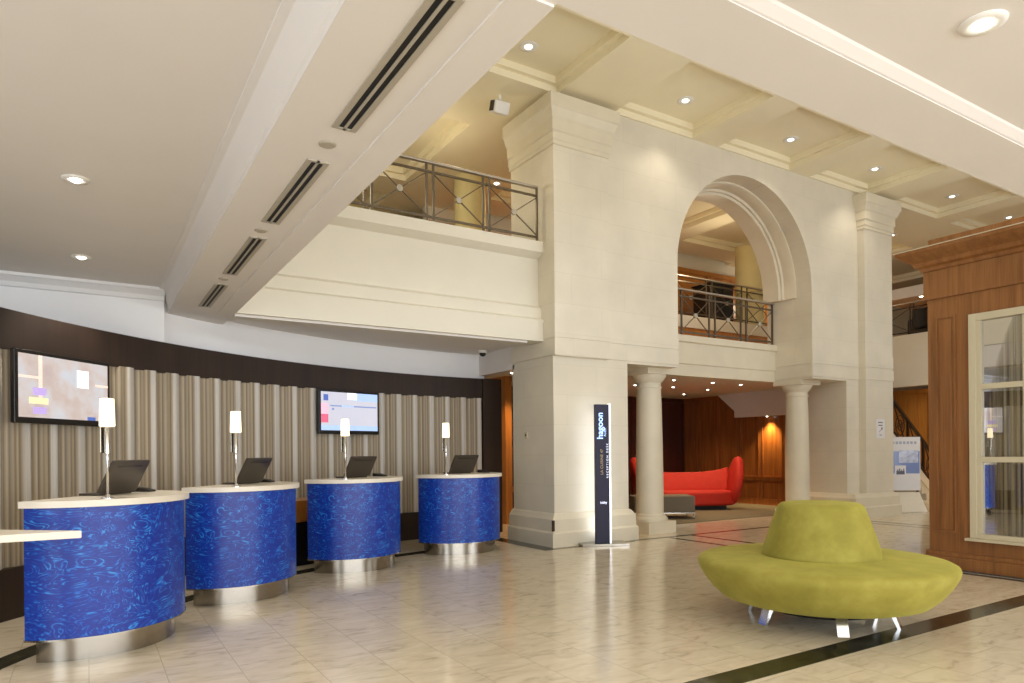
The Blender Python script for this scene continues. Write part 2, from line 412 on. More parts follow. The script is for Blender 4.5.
# straight white wall above/behind the screen, plus curved wall
struct('wall_reception_straight', box(-4, .76, 8.72, 8.86, 2.69, ZC+.05), M['plaster_cool'])
struct('wall_reception_curve', arc_wall(8.06, 8.2, math.radians(88), math.radians(128.3), 0, ZC+.05), M['plaster_cool'])
# curved screen : dark band, end panel, plinth
struct('trim_screen_band', arc_wall(7.93, 8.02, math.radians(88.8), AL, 2.33, 2.68), M['espresso'])
struct('trim_screen_panel', arc_wall(7.9, 8.04, AR-.0005, math.radians(88.8), 0, 2.682, 6), M['espresso'])
struct('trim_screen_plinth', arc_wall(7.88, 8.03, math.radians(88.8), AL, 0, .44), M['espresso'])
struct('wall_screen_back', arc_wall(8.025, 8.05, math.radians(88.8), AL, .45, 2.6), M['espresso'])
# curtain
def curtain():
    a0, a1 = math.radians(88.95), AL-.01
    R0 = 7.93; Ltot = R0*(a1-a0); n = int(Ltot/.012); P = .31
    mb = MB(); uv = []; vs = []; fs = []
    for i in range(n+1):
        s_ = Ltot*i/n; ph = (s_ % P)/P
        w = math.sin(2*PI*ph)*.5+.22*math.sin(4*PI*ph+.6)+.12*math.sin(2*PI*s_/.09)
        r = R0-.045*w-.0; a = a0+s_/R0
        for z in (.40, 2.34):
            vs.append((CC[0]+r*math.cos(a), CC[1]+r*math.sin(a), z)); uv.append((s_, z))
        if i: b = 2*i; fs.append((b-2, b, b+1, b-1))
    mb.add(vs, fs); mb.uv = uv
    o = obj('curtain', mb, M['curtain'], smooth=True)
    tag(o, 'pleated beige and silver striped curtain hanging along the curved wall behind the blue desks', 'curtain')
curtain()

# header over the passage beside the pillar
struct('wall_passage_header', box(5.86, 6.0, 9.35, 10.6, 2.74, 3.2), M['plaster'])
# gallery on the left: fascia with mouldings and soffit
struct('ceiling_under_gallery', MB().box(1.48, 6.0, 8.62, 10.75, ZS+.06, ZS+.2), M['plaster'])
prof = [(8.9, 3.06), (8.50, 3.06), (8.50, 3.38), (8.57, 3.42), (8.57, 3.57), (8.65, 3.62), (8.65, 4.33), (8.60, 4.35), (8.50, 4.40), (8.50, 4.56), (8.9, 4.56)]
mb = MB().prism(prof, 1.48, 5.86, 'x')
struct('wall_gallery_fascia', mb, M['plaster_warm'])
struct('trim_5', box(1.49, 5.6, 8.56, 8.66, ZS-.02, ZS+.045), M['plaster'])
struct('floor_gallery_left', box(-2, 6, 8.9, 16.6, 4.2, 4.5), M['carpet'])

# ---- arch wall
YF, YB = 8.27, 9.30
XC, RA, ZSP = 10.24, 1.815, 4.535
ZL = 2.79
mb = MB()
mb.box(5.86, 7.30, YF, 9.4, 0, ZL+.02)
mb.box(5.8601, 7.2999, YF, 9.4, ZL+.02, 6.75)
mb.box(7.30, XC-RA, YF, YB, ZL, 6.75)
mb.box(XC+RA, 13.17, YF, YB, ZL, 6.75)
mb.box(13.17, 14.6, YF, YB+.1, 0, 6.75)
# arch head
n = 40; vs = []; fs = []
for i in range(n+1):
    a = PI*i/n; x = XC+RA*math.cos(a); z = ZSP+RA*math.sin(a)
    for y in (YF, YB): vs += [(x, y, z), (x, y, 6.75)]
for i in range(n):
    b = 4*i
    fs += [(b, b+1, b+5, b+4), (b+2, b+6, b+7, b+3), (b, b+4, b+6, b+2), (b+1, b+3, b+7, b+5)]
mb.add(vs, fs)
struct('wall_arch', mb, M['stone'])
# stepped archivolt inside the arch
def arch_ring(prof, name, mat, zb):
    # prof (y, r) polyline; swept over the jambs and the half circle
    path = [(XC+1, zb, 'R')]
    st = []
    st.append((1, 0, zb))
    for i in range(n+1):
        a = PI*i/n; st.append((math.cos(a), math.sin(a), None))
    st.append((-1, 0, zb))
    vs = []; fs = []; m = len(prof)
    for c_, s_, z in st:
        for y, r in prof:
            vs.append((XC+r*c_, y, (z if z is not None else ZSP+r*s_)))
    for i in range(len(st)-1):
        for k in range(m):
            k2 = (k+1) % m; fs.append((i*m+k, i*m+k2, (i+1)*m+k2, (i+1)*m+k))
    fs += [tuple(range(m)), tuple((len(st)-1)*m+k for k in range(m-1, -1, -1))]
    return struct(name, MB().add(vs, fs), mat, smooth='auto')
arch_ring([(YB, RA+.01), (YF+.34, RA+.01), (YF+.34, RA-.03), (YF+.40, RA-.05), (YF+.58, RA-.05), (YF+.60, RA-.09), (YF+.64, RA-.09), (YF+.66, RA-.13), (YB, RA-.13)], 'trim_archivolt', M['stone_trim'], 4.42)
# upper pilasters with capitals, string courses, bases
def cap_prof(p):  # projection/height pairs from bottom to top
    return [(0, 5.92), (.02, 5.93), (.02, 5.98), (.035, 6.0), (.035, 6.10), (.055, 6.12), (.055, 6.28), (.08, 6.31), (.12, 6.42), (.14, 6.44), (.14, 6.62), (.0, 6.62)]
def capital(x0, x1, y0, y1, name):
    pr = cap_prof(0); mb = MB(); vs = []; fs = []
    for p, z in pr: vs += [(x0-p, y0-p, z), (x1+p, y0-p, z), (x1+p, y1, z), (x0-p, y1, z)]
    for i in range(len(pr)-1):
        for k in range(4): fs.append((4*i+k, 4*i+(k+1) % 4, 4*i+4+(k+1) % 4, 4*i+4+k))
    fs += [(3, 2, 1, 0), tuple(4*(len(pr)-1)+k for k in range(4))]
    struct(name, mb.add(vs, fs), M['stone_trim'])
struct('wall_pilaster_west', box(5.855, 6.88, 8.21, 8.3, 2.82, 6.65), M['stone'])
capital(5.86, 6.88, 8.21, 9.42, 'trim_capital_west')
struct('wall_pilaster_east', box(13.60, 14.605, 8.12, 8.3, 0, 6.65), M['stone'])
capital(13.60, 14.6, 8.12, 9.42, 'trim_capital_east')
def stringc(z0, z1, p, name):
    mb = MB()
    mb.box(5.86-p, 7.30, YF-p-.06 if z0 > 2.8 else YF-p, YF+.01, z0, z1) if False else None
    mb.box(5.855-p, 6.88+p, 8.21-p, 9.41, z0, z1)
    mb.box(6.88+p, XC-RA+.0, YF-p, 8.3, z0, z1); mb.box(XC+RA, 13.6-p, YF-p, 8.3, z0, z1)
    mb.box(XC-RA-.01, XC-RA+p, YF, YB, z0, z1); mb.box(XC+RA-p, XC+RA+.01, YF, YB, z0, z1)
    mb.box(13.6-p, 14.6+p, 8.12-p, 8.3, z0, z1)
    struct(name, mb, M['stone'])
stringc(3.09, 3.34, .012, 'trim_course_upper')
stringc(2.83, 3.055, .016, 'trim_course_lower')
def base(x0, x1, y0, y1, name):
    pr = [(.11, 0), (.11, .20), (.085, .23), (.08, .40), (.05, .44), (.03, .47), (0, .49)]
    mb = MB(); vs = []; fs = []
    for p, z in pr: vs += [(x0-p, y0-p, z), (x1+p, y0-p, z), (x1+p, y1, z), (x0-p, y1, z)]
    for i in range(len(pr)-1):
        for k in range(4): fs.append((4*i+k, 4*i+(k+1) % 4, 4*i+4+(k+1) % 4, 4*i+4+k))
    fs += [(3, 2, 1, 0), tuple(4*(len(pr)-1)+k for k in range(4))]
    struct(name, mb.add(vs, fs), M['stone_trim'])
base(5.86, 7.30, YF, 9.42, 'baseboard_west')
base(13.17, 14.6, 8.12, 9.42, 'baseboard_east')
# parapet in the arch
prof = [(YB, ZL), (9.12, ZL), (9.12, 3.0), (9.10, 3.02), (9.10, 3.40), (9.06, 3.42), (9.06, 3.54), (YB, 3.54)]
struct('wall_arch_parapet', MB().prism(prof, XC-RA, XC+RA, 'x'), M['stone_trim'])
# round columns
def round_column(cx, cy, nm):
    mb = MB(); h = .31
    mb.box(cx-h, cx+h, cy-h, cy+h, 0, .20)
    mb.lathe([(.30, .20), (.305, .23), (.295, .26), (.265, .28), (.26, .30), (.235, .33)], cx, cy, 40)
    mb.lathe([(.235, .33), (.233, .9), (.228, 1.5), (.215, 2.2), (.205, 2.47), (.222, 2.475), (.222, 2.5), (.205, 2.505), (.205, 2.56), (.225, 2.58), (.26, 2.62), (.295, 2.68), (.295, 2.70)], cx, cy, 40)
    mb.box(cx-.32, cx+.32, cy-.32, cy+.32, 2.70, ZL+.001)
    o = struct(nm, mb, M['stone_trim'], smooth='auto')
round_column(8.27, 8.82, 'column')
round_column(12.33, 8.82, 'column')

# ---- atrium coffered ceiling
XS = [(2.0, 3.3), (3.98, 5.95), (7.04, 8.79), (9.41, 11.36), (11.98, 13.9), (14.7, 16.7), (17.3, 19.3), (19.9, 21.9)]
YS = [(2.4, 3.9), (4.4, 5.9), (6.63, 8.24)]
YG = [(9.75, 12.4), (13.2, 15.8)]
def coffers(xr, yr, XS, YS, nm):
    mb = MB(); mt = MB()
    xb = [xr[0]]+[v for p in XS for v in p]+[xr[1]]; yb = [yr[0]]+[v for p in YS for v in p]+[yr[1]]
    for i in range(0, len(xb)-1, 2): mb.box(xb[i], xb[i+1], yr[0], yr[1], ZT, 6.92)
    for (x0, x1) in XS:
        for j in range(0, len(yb)-1, 2): mb.box(x0, x1, yb[j], yb[j+1], ZT, 6.92)
        for (y0, y1) in YS:
            for w, z in ((.075, ZT+.10),):
                mt.box(x0-.01, x1+.01, y0-.01, y0+w, z, 6.93); mt.box(x0-.01, x1+.01, y1-w, y1+.01, z, 6.93)
                mt.box(x0-.01, x0+w, y0+w, y1-w, z, 6.93); mt.box(x1-w, x1+.01, y0+w, y1-w, z, 6.93)
    mb.box(xr[0]-.01, xr[1]+.01, yr[0], yr[1], 6.9, 7.1)
    struct('ceiling_'+nm, mb, M['coffer']); struct('trim_coffer_'+nm, mt, M['coffer'])
coffers((1.3, 24), (1.85, 8.9), XS, YS, 'atrium')
coffers((-2, 24), (8.9, 16.8), [(-1, 1.5), (2.2, 5.3), (7.2, 9.2), (9.8, 12.2), (12.8, 15.6), (16.2, 18.6), (19.4, 22)], YG, 'gallery')

# ---- lounge (ground floor behind the arch wall)
ZLC = 2.85
ZLC = 2.88
struct('ceiling_lounge', MB().box(5.9, 14.75, 9.3, 14.5, ZLC, 3.19), M['plaster_warm'])
mb = MB().prism([(9.31, 2.25), (12.16, 2.25), (12.16, 2.42), (12.75, ZLC+.02), (9.31, ZLC+.02)], 14.40, 14.57, 'x')
struct('ceiling_lounge_bulkhead', mb, M['plaster'])
carpet = obj('carpet', box(7.4, 14.5, 9.42, 12.95, 0, .012), M['carpet'])
tag(carpet, 'flat grey brown lounge carpet under the red sofa behind the columns', 'carpet')
def panel_wall(x0, y0, x1, y1, z1, panels, nm, mat, rail=True, thick=.12, rows=((.14, .62), (.72, None))):
    d = Vector((x1-x0, y1-y0, 0)); Lw = d.length; d.normalize(); nrm = Vector((d.y, -d.x, 0))
    m = Matrix(((d.x, -nrm.x, 0, x0), (d.y, -nrm.y, 0, y0), (0, 0, 1, 0), (0, 0, 0, 1)))
    mb = MB(); mb.box(0, Lw, 0, thick, 0, z1, m)
    w = Lw/panels
    for k in range(panels+1):
        a = max(0, k*w-.05); b = min(Lw, k*w+.05); mb.box(a, b, -.025, 0, .12, z1, m)
    mb.box(0, Lw, -.035, 0, 0, .14, m); mb.box(0, Lw, -.05, 0, .62, .72, m) if rail else None
    mb.box(0, Lw, -.062, 0, .70, .725, m) if rail else None
    mb.box(0, Lw, -.03, 0, z1-.1, z1, m)
    for k in range(panels):
        for z0_, z1_ in rows:
            zz = z1_ or z1-.1
            a, b = k*w+.05, (k+1)*w-.05
            for q in ((a, a+.02, z0_, zz), (b-.02, b, z0_, zz)): mb.box(q[0], q[1], -.038, 0, q[2], q[3], m)
            for q in ((a, b, z0_, z0_+.02), (a, b, zz-.02, zz)): mb.box(q[0], q[1], -.038, 0, q[2], q[3], m)
    return struct(nm, mb, mat)
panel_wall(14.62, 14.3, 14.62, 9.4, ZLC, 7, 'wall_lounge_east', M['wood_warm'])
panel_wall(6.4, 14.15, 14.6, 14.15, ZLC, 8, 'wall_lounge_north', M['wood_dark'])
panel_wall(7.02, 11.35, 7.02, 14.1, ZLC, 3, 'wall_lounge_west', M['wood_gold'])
struct('wall_behind_screen', box(-2, 6.3, 14.2, 14.35, 0, 3.2), M['plaster'])
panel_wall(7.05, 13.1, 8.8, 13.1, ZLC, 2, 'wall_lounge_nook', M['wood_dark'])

# ---- upper mezzanine and far gallery
struct('floor_mezzanine', box(6.0, 14.6, 9.3, 11.5, 3.2, 3.3), M['wood_gold'])
mb = MB(); mb.box(6, 19.3, 11.5, 11.6, 4.3, 4.58)
struct('wall_far_fascia', mb, M['plaster_warm'])
struct('wall_far_apron', box(6, 19.3, 11.52, 11.6, 3.2, 4.3), M['wood_gold'])
struct('floor_far_gallery', box(6, 24, 11.6, 16.6, 4.2, 4.5), M['wood_gold'])
panel_wall(6.2, 13.3, 19, 13.3, 1.85, 9, 'wall_far_panelling', M['wood_gold']).location = (0, 0, 4.5)
struct('wall_far_upper', box(6.2, 24, 13.43, 13.55, 4.2, 6.8), M['plaster_warm'])
struct('column_gallery', MB().lathe([(.36, 4.5), (.36, 6.7)], 14.85, 12.0, 40), M['yellow'], smooth='auto')
struct('column_gallery', MB().lathe([(.3, 4.5), (.3, 6.7)], 6.35, 11.7, 40), M['yellow'], smooth='auto')
# left gallery back wall with dark opening
struct('wall_gallery_back', box(-2, 6, 14.6, 14.75, 4.5, 6.9), M['gallery'])
struct('wall_gallery_niche', box(1.2, 4.4, 14.45, 14.6, 4.5, 6.1), plain('mauve_wall', srgb(150, 124, 100), .6))
# right side: far gallery turning the corner, wall below
struct('wall_east_fascia', box(19.3, 19.5, 4, 11.6, 3.12, 4.55), M['plaster_warm'])
struct('floor_east_gallery', box(19.5, 24, 4, 11.6, 4.2, 4.5), M['wood_gold'])
panel_wall(20.6, 11.6, 20.6, 4, 3.12, 6, 'wall_east_panelling', M['wood_gold'], rows=((.14, .62), (.72, None)))
struct('ceiling_east_gallery', box(20.0, 24, 4, 11.6, 5.75, 5.95), M['plaster_warm'])
struct('trim_6', box(19.9, 20.05, 4, 11.6, 5.7, 6.0), M['plaster'])
panel_wall(22.5, 11.6, 22.5, 4, 1.25, 6, 'wall_east_gallery_panel', M['wood_gold']).location = (0, 0, 4.5)
struct('column_gallery', MB().lathe([(.3, 4.5), (.3, 5.75)], 21.3, 9.55, 30), M['yellow'], smooth='auto')

# ------------------------------------------------------------------ railings
def railing(name, label, p0, p1, zf, h, bays, group=None, post_w=.028, pair=.1, mat=None, disc=True, topm=None):
    mat = mat or M['bronze']; topm = topm or M['rail_top']
    d = Vector((p1[0]-p0[0], p1[1]-p0[1], 0)); Lr = d.length; rz = math.atan2(d.y, d.x)
    t = thing(name, label, 'railing', (p0[0], p0[1], zf), rz, group)
    obj('handrail', MB().box(0, Lr, -.035, .035, h-.035, h), topm, t, bevel=.008)
    w = Lr/bays
    obj('upper_bar', MB().box(0, Lr, -.012, .012, h-.16, h-.13), mat, t)
    obj('lower_bar', MB().box(0, Lr, -.012, .012, .06, .09), mat, t)
    for k in range(bays+1):
        xs = [k*w-pair/2, k*w+pair/2]
        if k == 0: xs = [post_w/2]
        if k == bays: xs = [Lr-post_w/2]
        for x in xs: obj('post', MB().box(x-post_w/2, x+post_w/2, -post_w/2, post_w/2, 0, h-.035), mat, t)
    for k in range(bays):
        a = k*w+(pair/2 if k else 0); b = (k+1)*w-(pair/2 if k < bays-1 else 0)
        mb = MB(); mb.bar((a, 0, .09), (b, 0, h-.16), .014); mb.bar((a, 0, h-.16), (b, 0, .09), .014)
        x = obj('cross_brace', mb, mat, t)
        if disc:
            c = Matrix.Translation(((a+b)/2, 0, (h-.07)/2)) @ Matrix.Rotation(PI/2, 4, 'X')
            obj('medallion', MB().lathe([(.045, -.015), (.045, .015)], n=20).xf(c), M['grey'], x)
    return t
railing('gallery_railing', 'bronze cross-braced railing on the cream gallery ledge between ceiling beam and big pillar', (1.36, 8.56), (5.80, 8.56), 4.56, .84, 5)
railing('gallery_railing', 'bronze cross-braced railing spanning the foot of the tall arch', (XC-RA+.02, 9.16), (XC+RA-.02, 9.16), 3.54, .88, 4, pair=.16)
railing('gallery_railing', 'bronze railing of the far gallery seen deep through the arch', (9.0, 11.56), (19.2, 11.56), 4.58, .95, 8, pair=.2)
railing('gallery_railing', 'dark railing on the far gallery beyond the wooden booth', (19.4, 11.5), (19.4, 5.2), 4.55, .9, 5, mat=M['bronze_dark'])
# dark cabinets on the far gallery
t = thing('black_cabinet', 'black upright cabinet on the far gallery framed by the arch', 'cabinet', (13.8, 12.3, 4.5))
obj('body', box(-.42, .42, -.3, .3, 0, 1.1), M['dark_cab'], t, bevel=.02); obj('top_panel', box(-.45, .45, -.33, .33, 1.1, 1.14), M['dark_cab'], t, bevel=.01)
obj('door', box(-.38, -.01, -.32, -.3, .06, 1.05), M['black'], t); obj('door', box(.01, .38, -.32, -.3, .06, 1.05), M['black'], t)
t = thing('black_armchair', 'black armchair behind the dark railing on the gallery beyond the booth', 'armchair', (20.15, 10.0, 4.42), PI/2)
obj('seat', box(-.42, .42, -.4, .4, .1, .42), M['black'], t, bevel=.05); obj('backrest', box(-.42, .42, .25, .45, .3, .9), M['black'], t, bevel=.06)
for s in (-1, 1): obj('armrest', box(s*.47-.09, s*.47+.09, -.42, .42, .08, .62), M['black'], t, bevel=.05)

# ------------------------------------------------------------------ downlights
def downlight(x, y, z, r, label, power, group, cone=110, soft=False, col=(1, .9, .75), tilt=None, blend=.8):
    t = thing('recessed_downlight', label, 'light', (x, y, z), 0, group)
    obj('trim_ring', MB().lathe([(r*.6, -.004), (r*1.0, -.012), (r*1.5, -.008), (r*1.55, -.001)], n=28, cap=False), M['white'], t, smooth=True)
    obj('lens', MB().lathe([(r*.62, -.003), (r*.6, -.014), (r*.4, -.022), (r*.1, -.026)], n=24), M['lens_soft' if soft else 'lens'], t)
    if power:
        l = bpy.data.lights.new('downlight_beam', 'SPOT'); l.energy = power; l.color = col; l.spot_size = math.radians(cone); l.spot_blend = blend
        l.shadow_soft_size = r
        lo = bpy.data.objects.new('downlight_beam', l); COL.objects.link(lo); lo.parent = t; lo.location = (0, 0, -.06)
        if tilt: lo.rotation_euler = tilt
    return t
G1 = 'downlights in the low reception ceiling'
for (x, y), s in zip([(-.05, 5.5), (-.03, 7.62), (0, 3.12)], ['in the low left ceiling, middle of the row', 'in the low left ceiling, closest to the curved wall', 'at the top edge of the low left ceiling']):
    downlight(x, y, ZC, .055, 'round white downlight '+s, 75, G1)
downlight(3.03, 1.315, ZE, .055, 'large bright round downlight in the white ceiling above the wooden booth', 50, 'entrance ceiling downlights')
G2 = 'downlights in the coffers of the atrium ceiling'
for (x, y), s in zip([(5.13, 7.75), (8.03, 7.68), (10.65, 7.69), (13.2, 7.65), (16.1, 7.62), (18.75, 7.62)],
                     ['nearest the striped ceiling beam', 'just past the big pillar capital', 'above the arch', 'above the slim pilaster', 'second from the wooden booth cornice', 'just above the wooden booth cornice']):
    downlight(x, y, 6.9, .085, 'warm coffer downlight '+s, 42, G2, soft=True)
G3 = 'small downlights in the lounge ceiling'
for (x, y), s in zip([(10.4, 10.34), (11.58, 10.35), (12.52, 10.38), (11.54, 11.5), (12.8, 11.6), (13.25, 12.82), (10.4, 11.53)],
                     ['first of the front row beside the column', 'middle of the front row', 'last of the front row', 'in the second row', 'at the end of the second row', 'deepest, over the red sofa', 'seen just beside the near column']):
    downlight(x, y, ZLC, .045, 'small lounge downlight '+s, 62, G3, col=(1, .7, .42))
downlight(6.72, 10.8, ZLC, .05, 'small downlight in the passage between the dark screen and the pillar', 150, None, col=(1, .62, .3))
downlight(14.47, 11.2, 2.25, .045, 'downlight grazing the glowing wood panel in the lounge', 190, None, cone=100, col=(1, .72, .34), blend=1.)
G4 = 'downlights over the galleries'
for (x, y, z), s in zip([(4.66, 12.1, 6.9), (6.9, 11.6, 6.7), (17.0, 9.44, 6.7), (20.3, 10.45, 5.75)],
                        ['peeping past the white beam above the left railing', 'sparkling through the left gallery railing', 'beside the slim pilaster high above the booth', 'over the far gallery behind the booth']):
    downlight(x, y, z, .07, 'gallery downlight '+s, 70, G4, col=(1, .8, .5))
downlight(20.0, 9.2, 4.2, .06, 'added fill downlight hidden under the edge of the far gallery', 260, None, col=(1, .85, .6))  # unseen, added to brighten the wood below the east gallery
downlight(20.0, 6.8, 4.2, .06, 'added fill downlight hidden under the far gallery edge, on the far side of the booth', 120, None, col=(1, .85, .6))  # second unseen fill, added further along the same edge
for x, y in ((2.5, 11.0), (4.6, 10.2), (9.5, 11.0), (12.5, 10.8), (17, 12.3), (21, 8.5)):  # added point lights without fittings, warm fill for the galleries
    l = bpy.data.lights.new('gallery_fill', 'POINT'); l.energy = 30; l.color = (1, .86, .6); l.shadow_soft_size = .15
    lo = bpy.data.objects.new('gallery_fill', l); COL.objects.link(lo); lo.location = (x, y, 5.7 if x < 20 else 5.2)

# ------------------------------------------------------------------ soffit vents and discs
def vent(y0, y1, label):
    t = thing('linear_air_vent', label, 'air vent', (1.12, (y0+y1)/2, ZS), 0, 'linear vents in the ceiling beam')
    hl = (y1-y0)/2
    mb = MB()
    for a, b in ((-.062, -.034), (-.007, .007), (.034, .062)): mb.box(a, b, -hl, hl, -.008, 0)
    mb.box(-.034, .034, -hl, -hl+.02, -.008, 0); mb.box(-.034, .034, hl-.02, hl, -.008, 0)
    obj('frame', mb, M['grey'], t); obj('slot_backing', MB().box(-.05, .05, -hl+.01, hl-.01, -.003, -.001), M['dark'], t)
vent(2.2, 3.4, 'long dark slotted vent at the top end of the ceiling beam')
vent(3.84, 5.04, 'long dark slotted vent, second down the ceiling beam')
vent(5.43, 6.67, 'dark slotted vent, third down the ceiling beam')
vent(7.09, 8.26, 'shortest-looking slotted vent by the white curved wall end of the beam')
for y, s in ((3.61, 'between the two longest vents'), (5.25, 'between second and third vents'), (6.87, 'beside the last vent')):
    tag(obj('ceiling_speaker', MB().lathe([(.045, -.001), (.045, -.006), (.038, -.01)], 1.1, y, 24).xf(Matrix.Translation((0, 0, ZS))), M['grey']), 'small round grey disc in the ceiling beam '+s, 'ceiling disc', 'round discs along the vents')
t = thing('dome_camera', 'small dark dome camera under the white ceiling above the dark screen end', 'camera', (5.66, 10.03, ZS+.06))
obj('mount', MB().lathe([(.075, 0), (.075, -.03), (.06, -.045)]), M['white'], t, smooth='auto'); obj('dome', MB().lathe([(.055, -.045), (.052, -.07), (.035, -.092), (.01, -.1)]), M['black'], t, smooth=True)
t = thing('ceiling_loudspeaker', 'small white box speaker on the gallery ceiling beside the pillar capital', 'speaker', (5.25, 8.72, 6.7))
obj('bracket', box(-.02, .02, -.02, .02, -.1, 0), M['white'], t)
obj('cabinet', MB().box(-.13, .13, -.08, .08, -.09, .09).xf(Matrix.Translation((0, 0, -.18)) @ Matrix.Rotation(.35, 4, 'X')), M['white'], t, bevel=.02)
obj('grille', MB().box(-.137, -.13, -.06, .06, -.07, .07).xf(Matrix.Translation((0, 0, -.18)) @ Matrix.Rotation(.35, 4, 'X')), M['bronze_dark'], t)
t = thing('wall_thermostat', 'tiny beige thermostat on the shaded side of the big pillar', 'thermostat', (5.86, 9.0, 1.66))
obj('housing', box(-.02, 0, -.035, .035, -.05, .05), M['cream_frame'], t, bevel=.004); obj('dial', box(-.026, -.02, -.015, .015, -.012, .018), M['bronze_dark'], t)
tag(obj('corner_guard', box(5.735, 5.775, 8.145, 8.165, .24, .40), M['bronze_dark']), 'small dark metal plate on the base corner of the big pillar', 'metal plate')
t = thing('paper_sign', 'white paper notice with an arrow taped to the slim pilaster', 'notice', (14.12, 8.118, 1.82))
obj('sheet', box(-.16, .16, -.004, 0, -.2, .2), M['paper'], t)
mb = MB(); mb.box(-.09, .08, -.006, -.004, .12, .14); mb.box(-.08, .07, -.006, -.004, .06, .08); mb.box(-.04, .04, -.006, -.004, -.14, -.125)
obj('printed_lines', mb, M['ink'], t)
mb = MB(); mb.bar((-.06, -.005, -.07), (.03, -.005, -.0), .012, .002); mb.prism([(.07, .03), (.01, .02), (.055, -.035)], -.006, -.004, 'y')
obj('arrow', mb, M['ink'], t)

# ------------------------------------------------------------------ reception desks
def half_disk(a, b, n=40): # flat back on y=0 ... front towards -y
    return [(-a*math.cos(PI*k/n), -b*math.sin(PI*k/n)) for k in range(n+1)]
def make_desk():
    t = thing('reception_desk', 'blue', 'reception desk', (0, 0, 0), 0, 'blue reception desks along the curved wall')
    ext = lambda a, b, back: [(a, back)]+[(-p[0], p[1]) for p in half_disk(a, b)][::-1][::-1]
    def plan(a, b, back):
        p = half_disk(a, b)          # from (-a,0) through front to (a,0)
        return [(-a, back)]+p+[(a, back)]
    obj('blue_body', MB().prism(plan(.655, .622, .02), .17, 1.055), M['blue'], t, smooth='auto')
    obj('body_rim', MB().prism(plan(.66, .627, .022), .158, .17), M['brushed'], t, smooth='auto')
    obj('countertop', MB().prism(plan(.69, .66, .03), 1.055, 1.10), M['counter'], t, smooth='auto')
    obj('steel_plinth', MB().prism(plan(.58, .55, -.02), 0, .158), M['brushed'], t, smooth='auto')
    obj('staff_side_panel', MB().box(-.62, .62, .02, .035, .2, 1.03), M['espresso'], t)
    return t
DP = [(.034, 6.128, -.045), (1.23, 7.392, .075), (2.776, 8.359, .022), (4.523, 8.855, .063)]
DL = ['blue swirl-patterned half-round reception desk beside the floating white shelf', 'blue half-round reception desk second along from the white shelf',
      'blue half-round reception desk below the web page screen', 'blue half-round reception desk closest to the big stone pillar']
def face_rot(x, y, dr=0):
    nx, ny = CC[0]-x, CC[1]-y
    return math.atan2(ny, nx)+PI/2+dr     # local -y faces the centre
desk0 = make_desk()
lamp0 = None
def make_lamp():
    t = thing('desk_lamp', '', 'lamp', (0, 0, 0), 0, 'slim lamps on the reception desks')
    obj('lamp_base', MB().lathe([(.045, 0), (.045, .006), (.02, .012), (.012, .03)]), M['chrome'], t, smooth='auto')
    obj('stem', MB().tube([(0, 0, .01), (0, 0, .54)], .008, 10), M['chrome'], t, smooth=True)
    obj('socket_sleeve', MB().lathe([(.018, .31), (.02, .32), (.02, .49), (.026, .50)], n=16), M['chrome'], t, smooth='auto')
    obj('reflector_plate', MB().box(-.036, .036, .024, .030, .32, .505), M['brushed'], t, bevel=.003)
    obj('lamp_shade', MB().lathe([(.042, .505), (.05, .51), (.05, .52), (.045, .70), (.038, .703)], n=28), M['shade'], t, smooth='auto')
    return t
def make_laptop():
    t = thing('laptop', '', 'laptop', (0, 0, 0), 0, 'open laptops on the reception desks')
    obj('keyboard_base', MB().box(-.19, .19, 0, .17, 0, .02), M['laptop'], t, bevel=.005)
    lid = MB().box(-.225, .225, -.012, .012, 0, .275).xf(Matrix.Translation((0, .0, .02)) @ Matrix.Rotation(math.radians(28), 4, 'X'))
    l = obj('screen_lid', lid, M['laptop'], t, bevel=.006)
    obj('lid_groove', MB().box(-.15, .15, -.0145, -.012, .225, .235).xf(Matrix.Translation((0, .0, .02)) @ Matrix.Rotation(math.radians(28), 4, 'X')), M['black'], l)
    return t
def make_reader():
    t = thing('card_reader', '', 'card reader', (0, 0, 0), 0, 'card readers on the reception desks')
    obj('body', MB().prism([(-.09, 0), (.09, 0), (.09, .045), (-.09, .015)], -.045, .045, 'x'), M['black'], t, bevel=.005)
    obj('keypad', MB().box(-.035, .035, -.05, .04, .033, .036).xf(Matrix.Rotation(.16, 4, 'X')), M['laptop'], t)
    return t
lamp0 = make_lamp(); lap0 = make_laptop(); rd0 = make_reader()
LMP = [(.0, 0), (0, 0), (0, 0), (0, 0)]
WH = ['on the desk beside the floating white shelf', 'on the second desk from the white shelf', 'in front of the web page screen', 'on the desk closest to the stone pillar']
def ray_at(px, dist_pt, z):
    """a spot on the worktop, given in the desk's own frame"""
LAMPX = [-.38, -.47, -.44, -.49]
LAPX = [.07, .10, -.01, -.02]
for i, (x, y, dr) in enumerate(DP):
    rz = face_rot(x, y, dr)
    if i == 0: d = desk0; d.location = (x, y, 0); d.rotation_euler = (0, 0, rz); d['label'] = DL[0]
    else: copy_thing(desk0, (x, y, 0), rz, DL[i])
    R = Matrix.Rotation(rz, 3, 'Z')
    def place(o0, lx, ly, r, lab):
        p = R @ Vector((lx, ly, 0)); loc = (x+p.x, y+p.y, 1.10)
        if i == 0: o0.location = loc; o0.rotation_euler = (0, 0, rz+r); o0['label'] = lab
        else: copy_thing(o0, loc, rz+r, lab)
    place(lamp0, LAMPX[i], -.38, 0, 'slim chrome lamp with glowing cylinder shade '+WH[i])
    place(lap0, LAPX[i]+.02, -.13, 0, 'open dark laptop seen from behind '+WH[i])
    place(rd0, .47, -.10, 0, 'small black card reader '+WH[i])

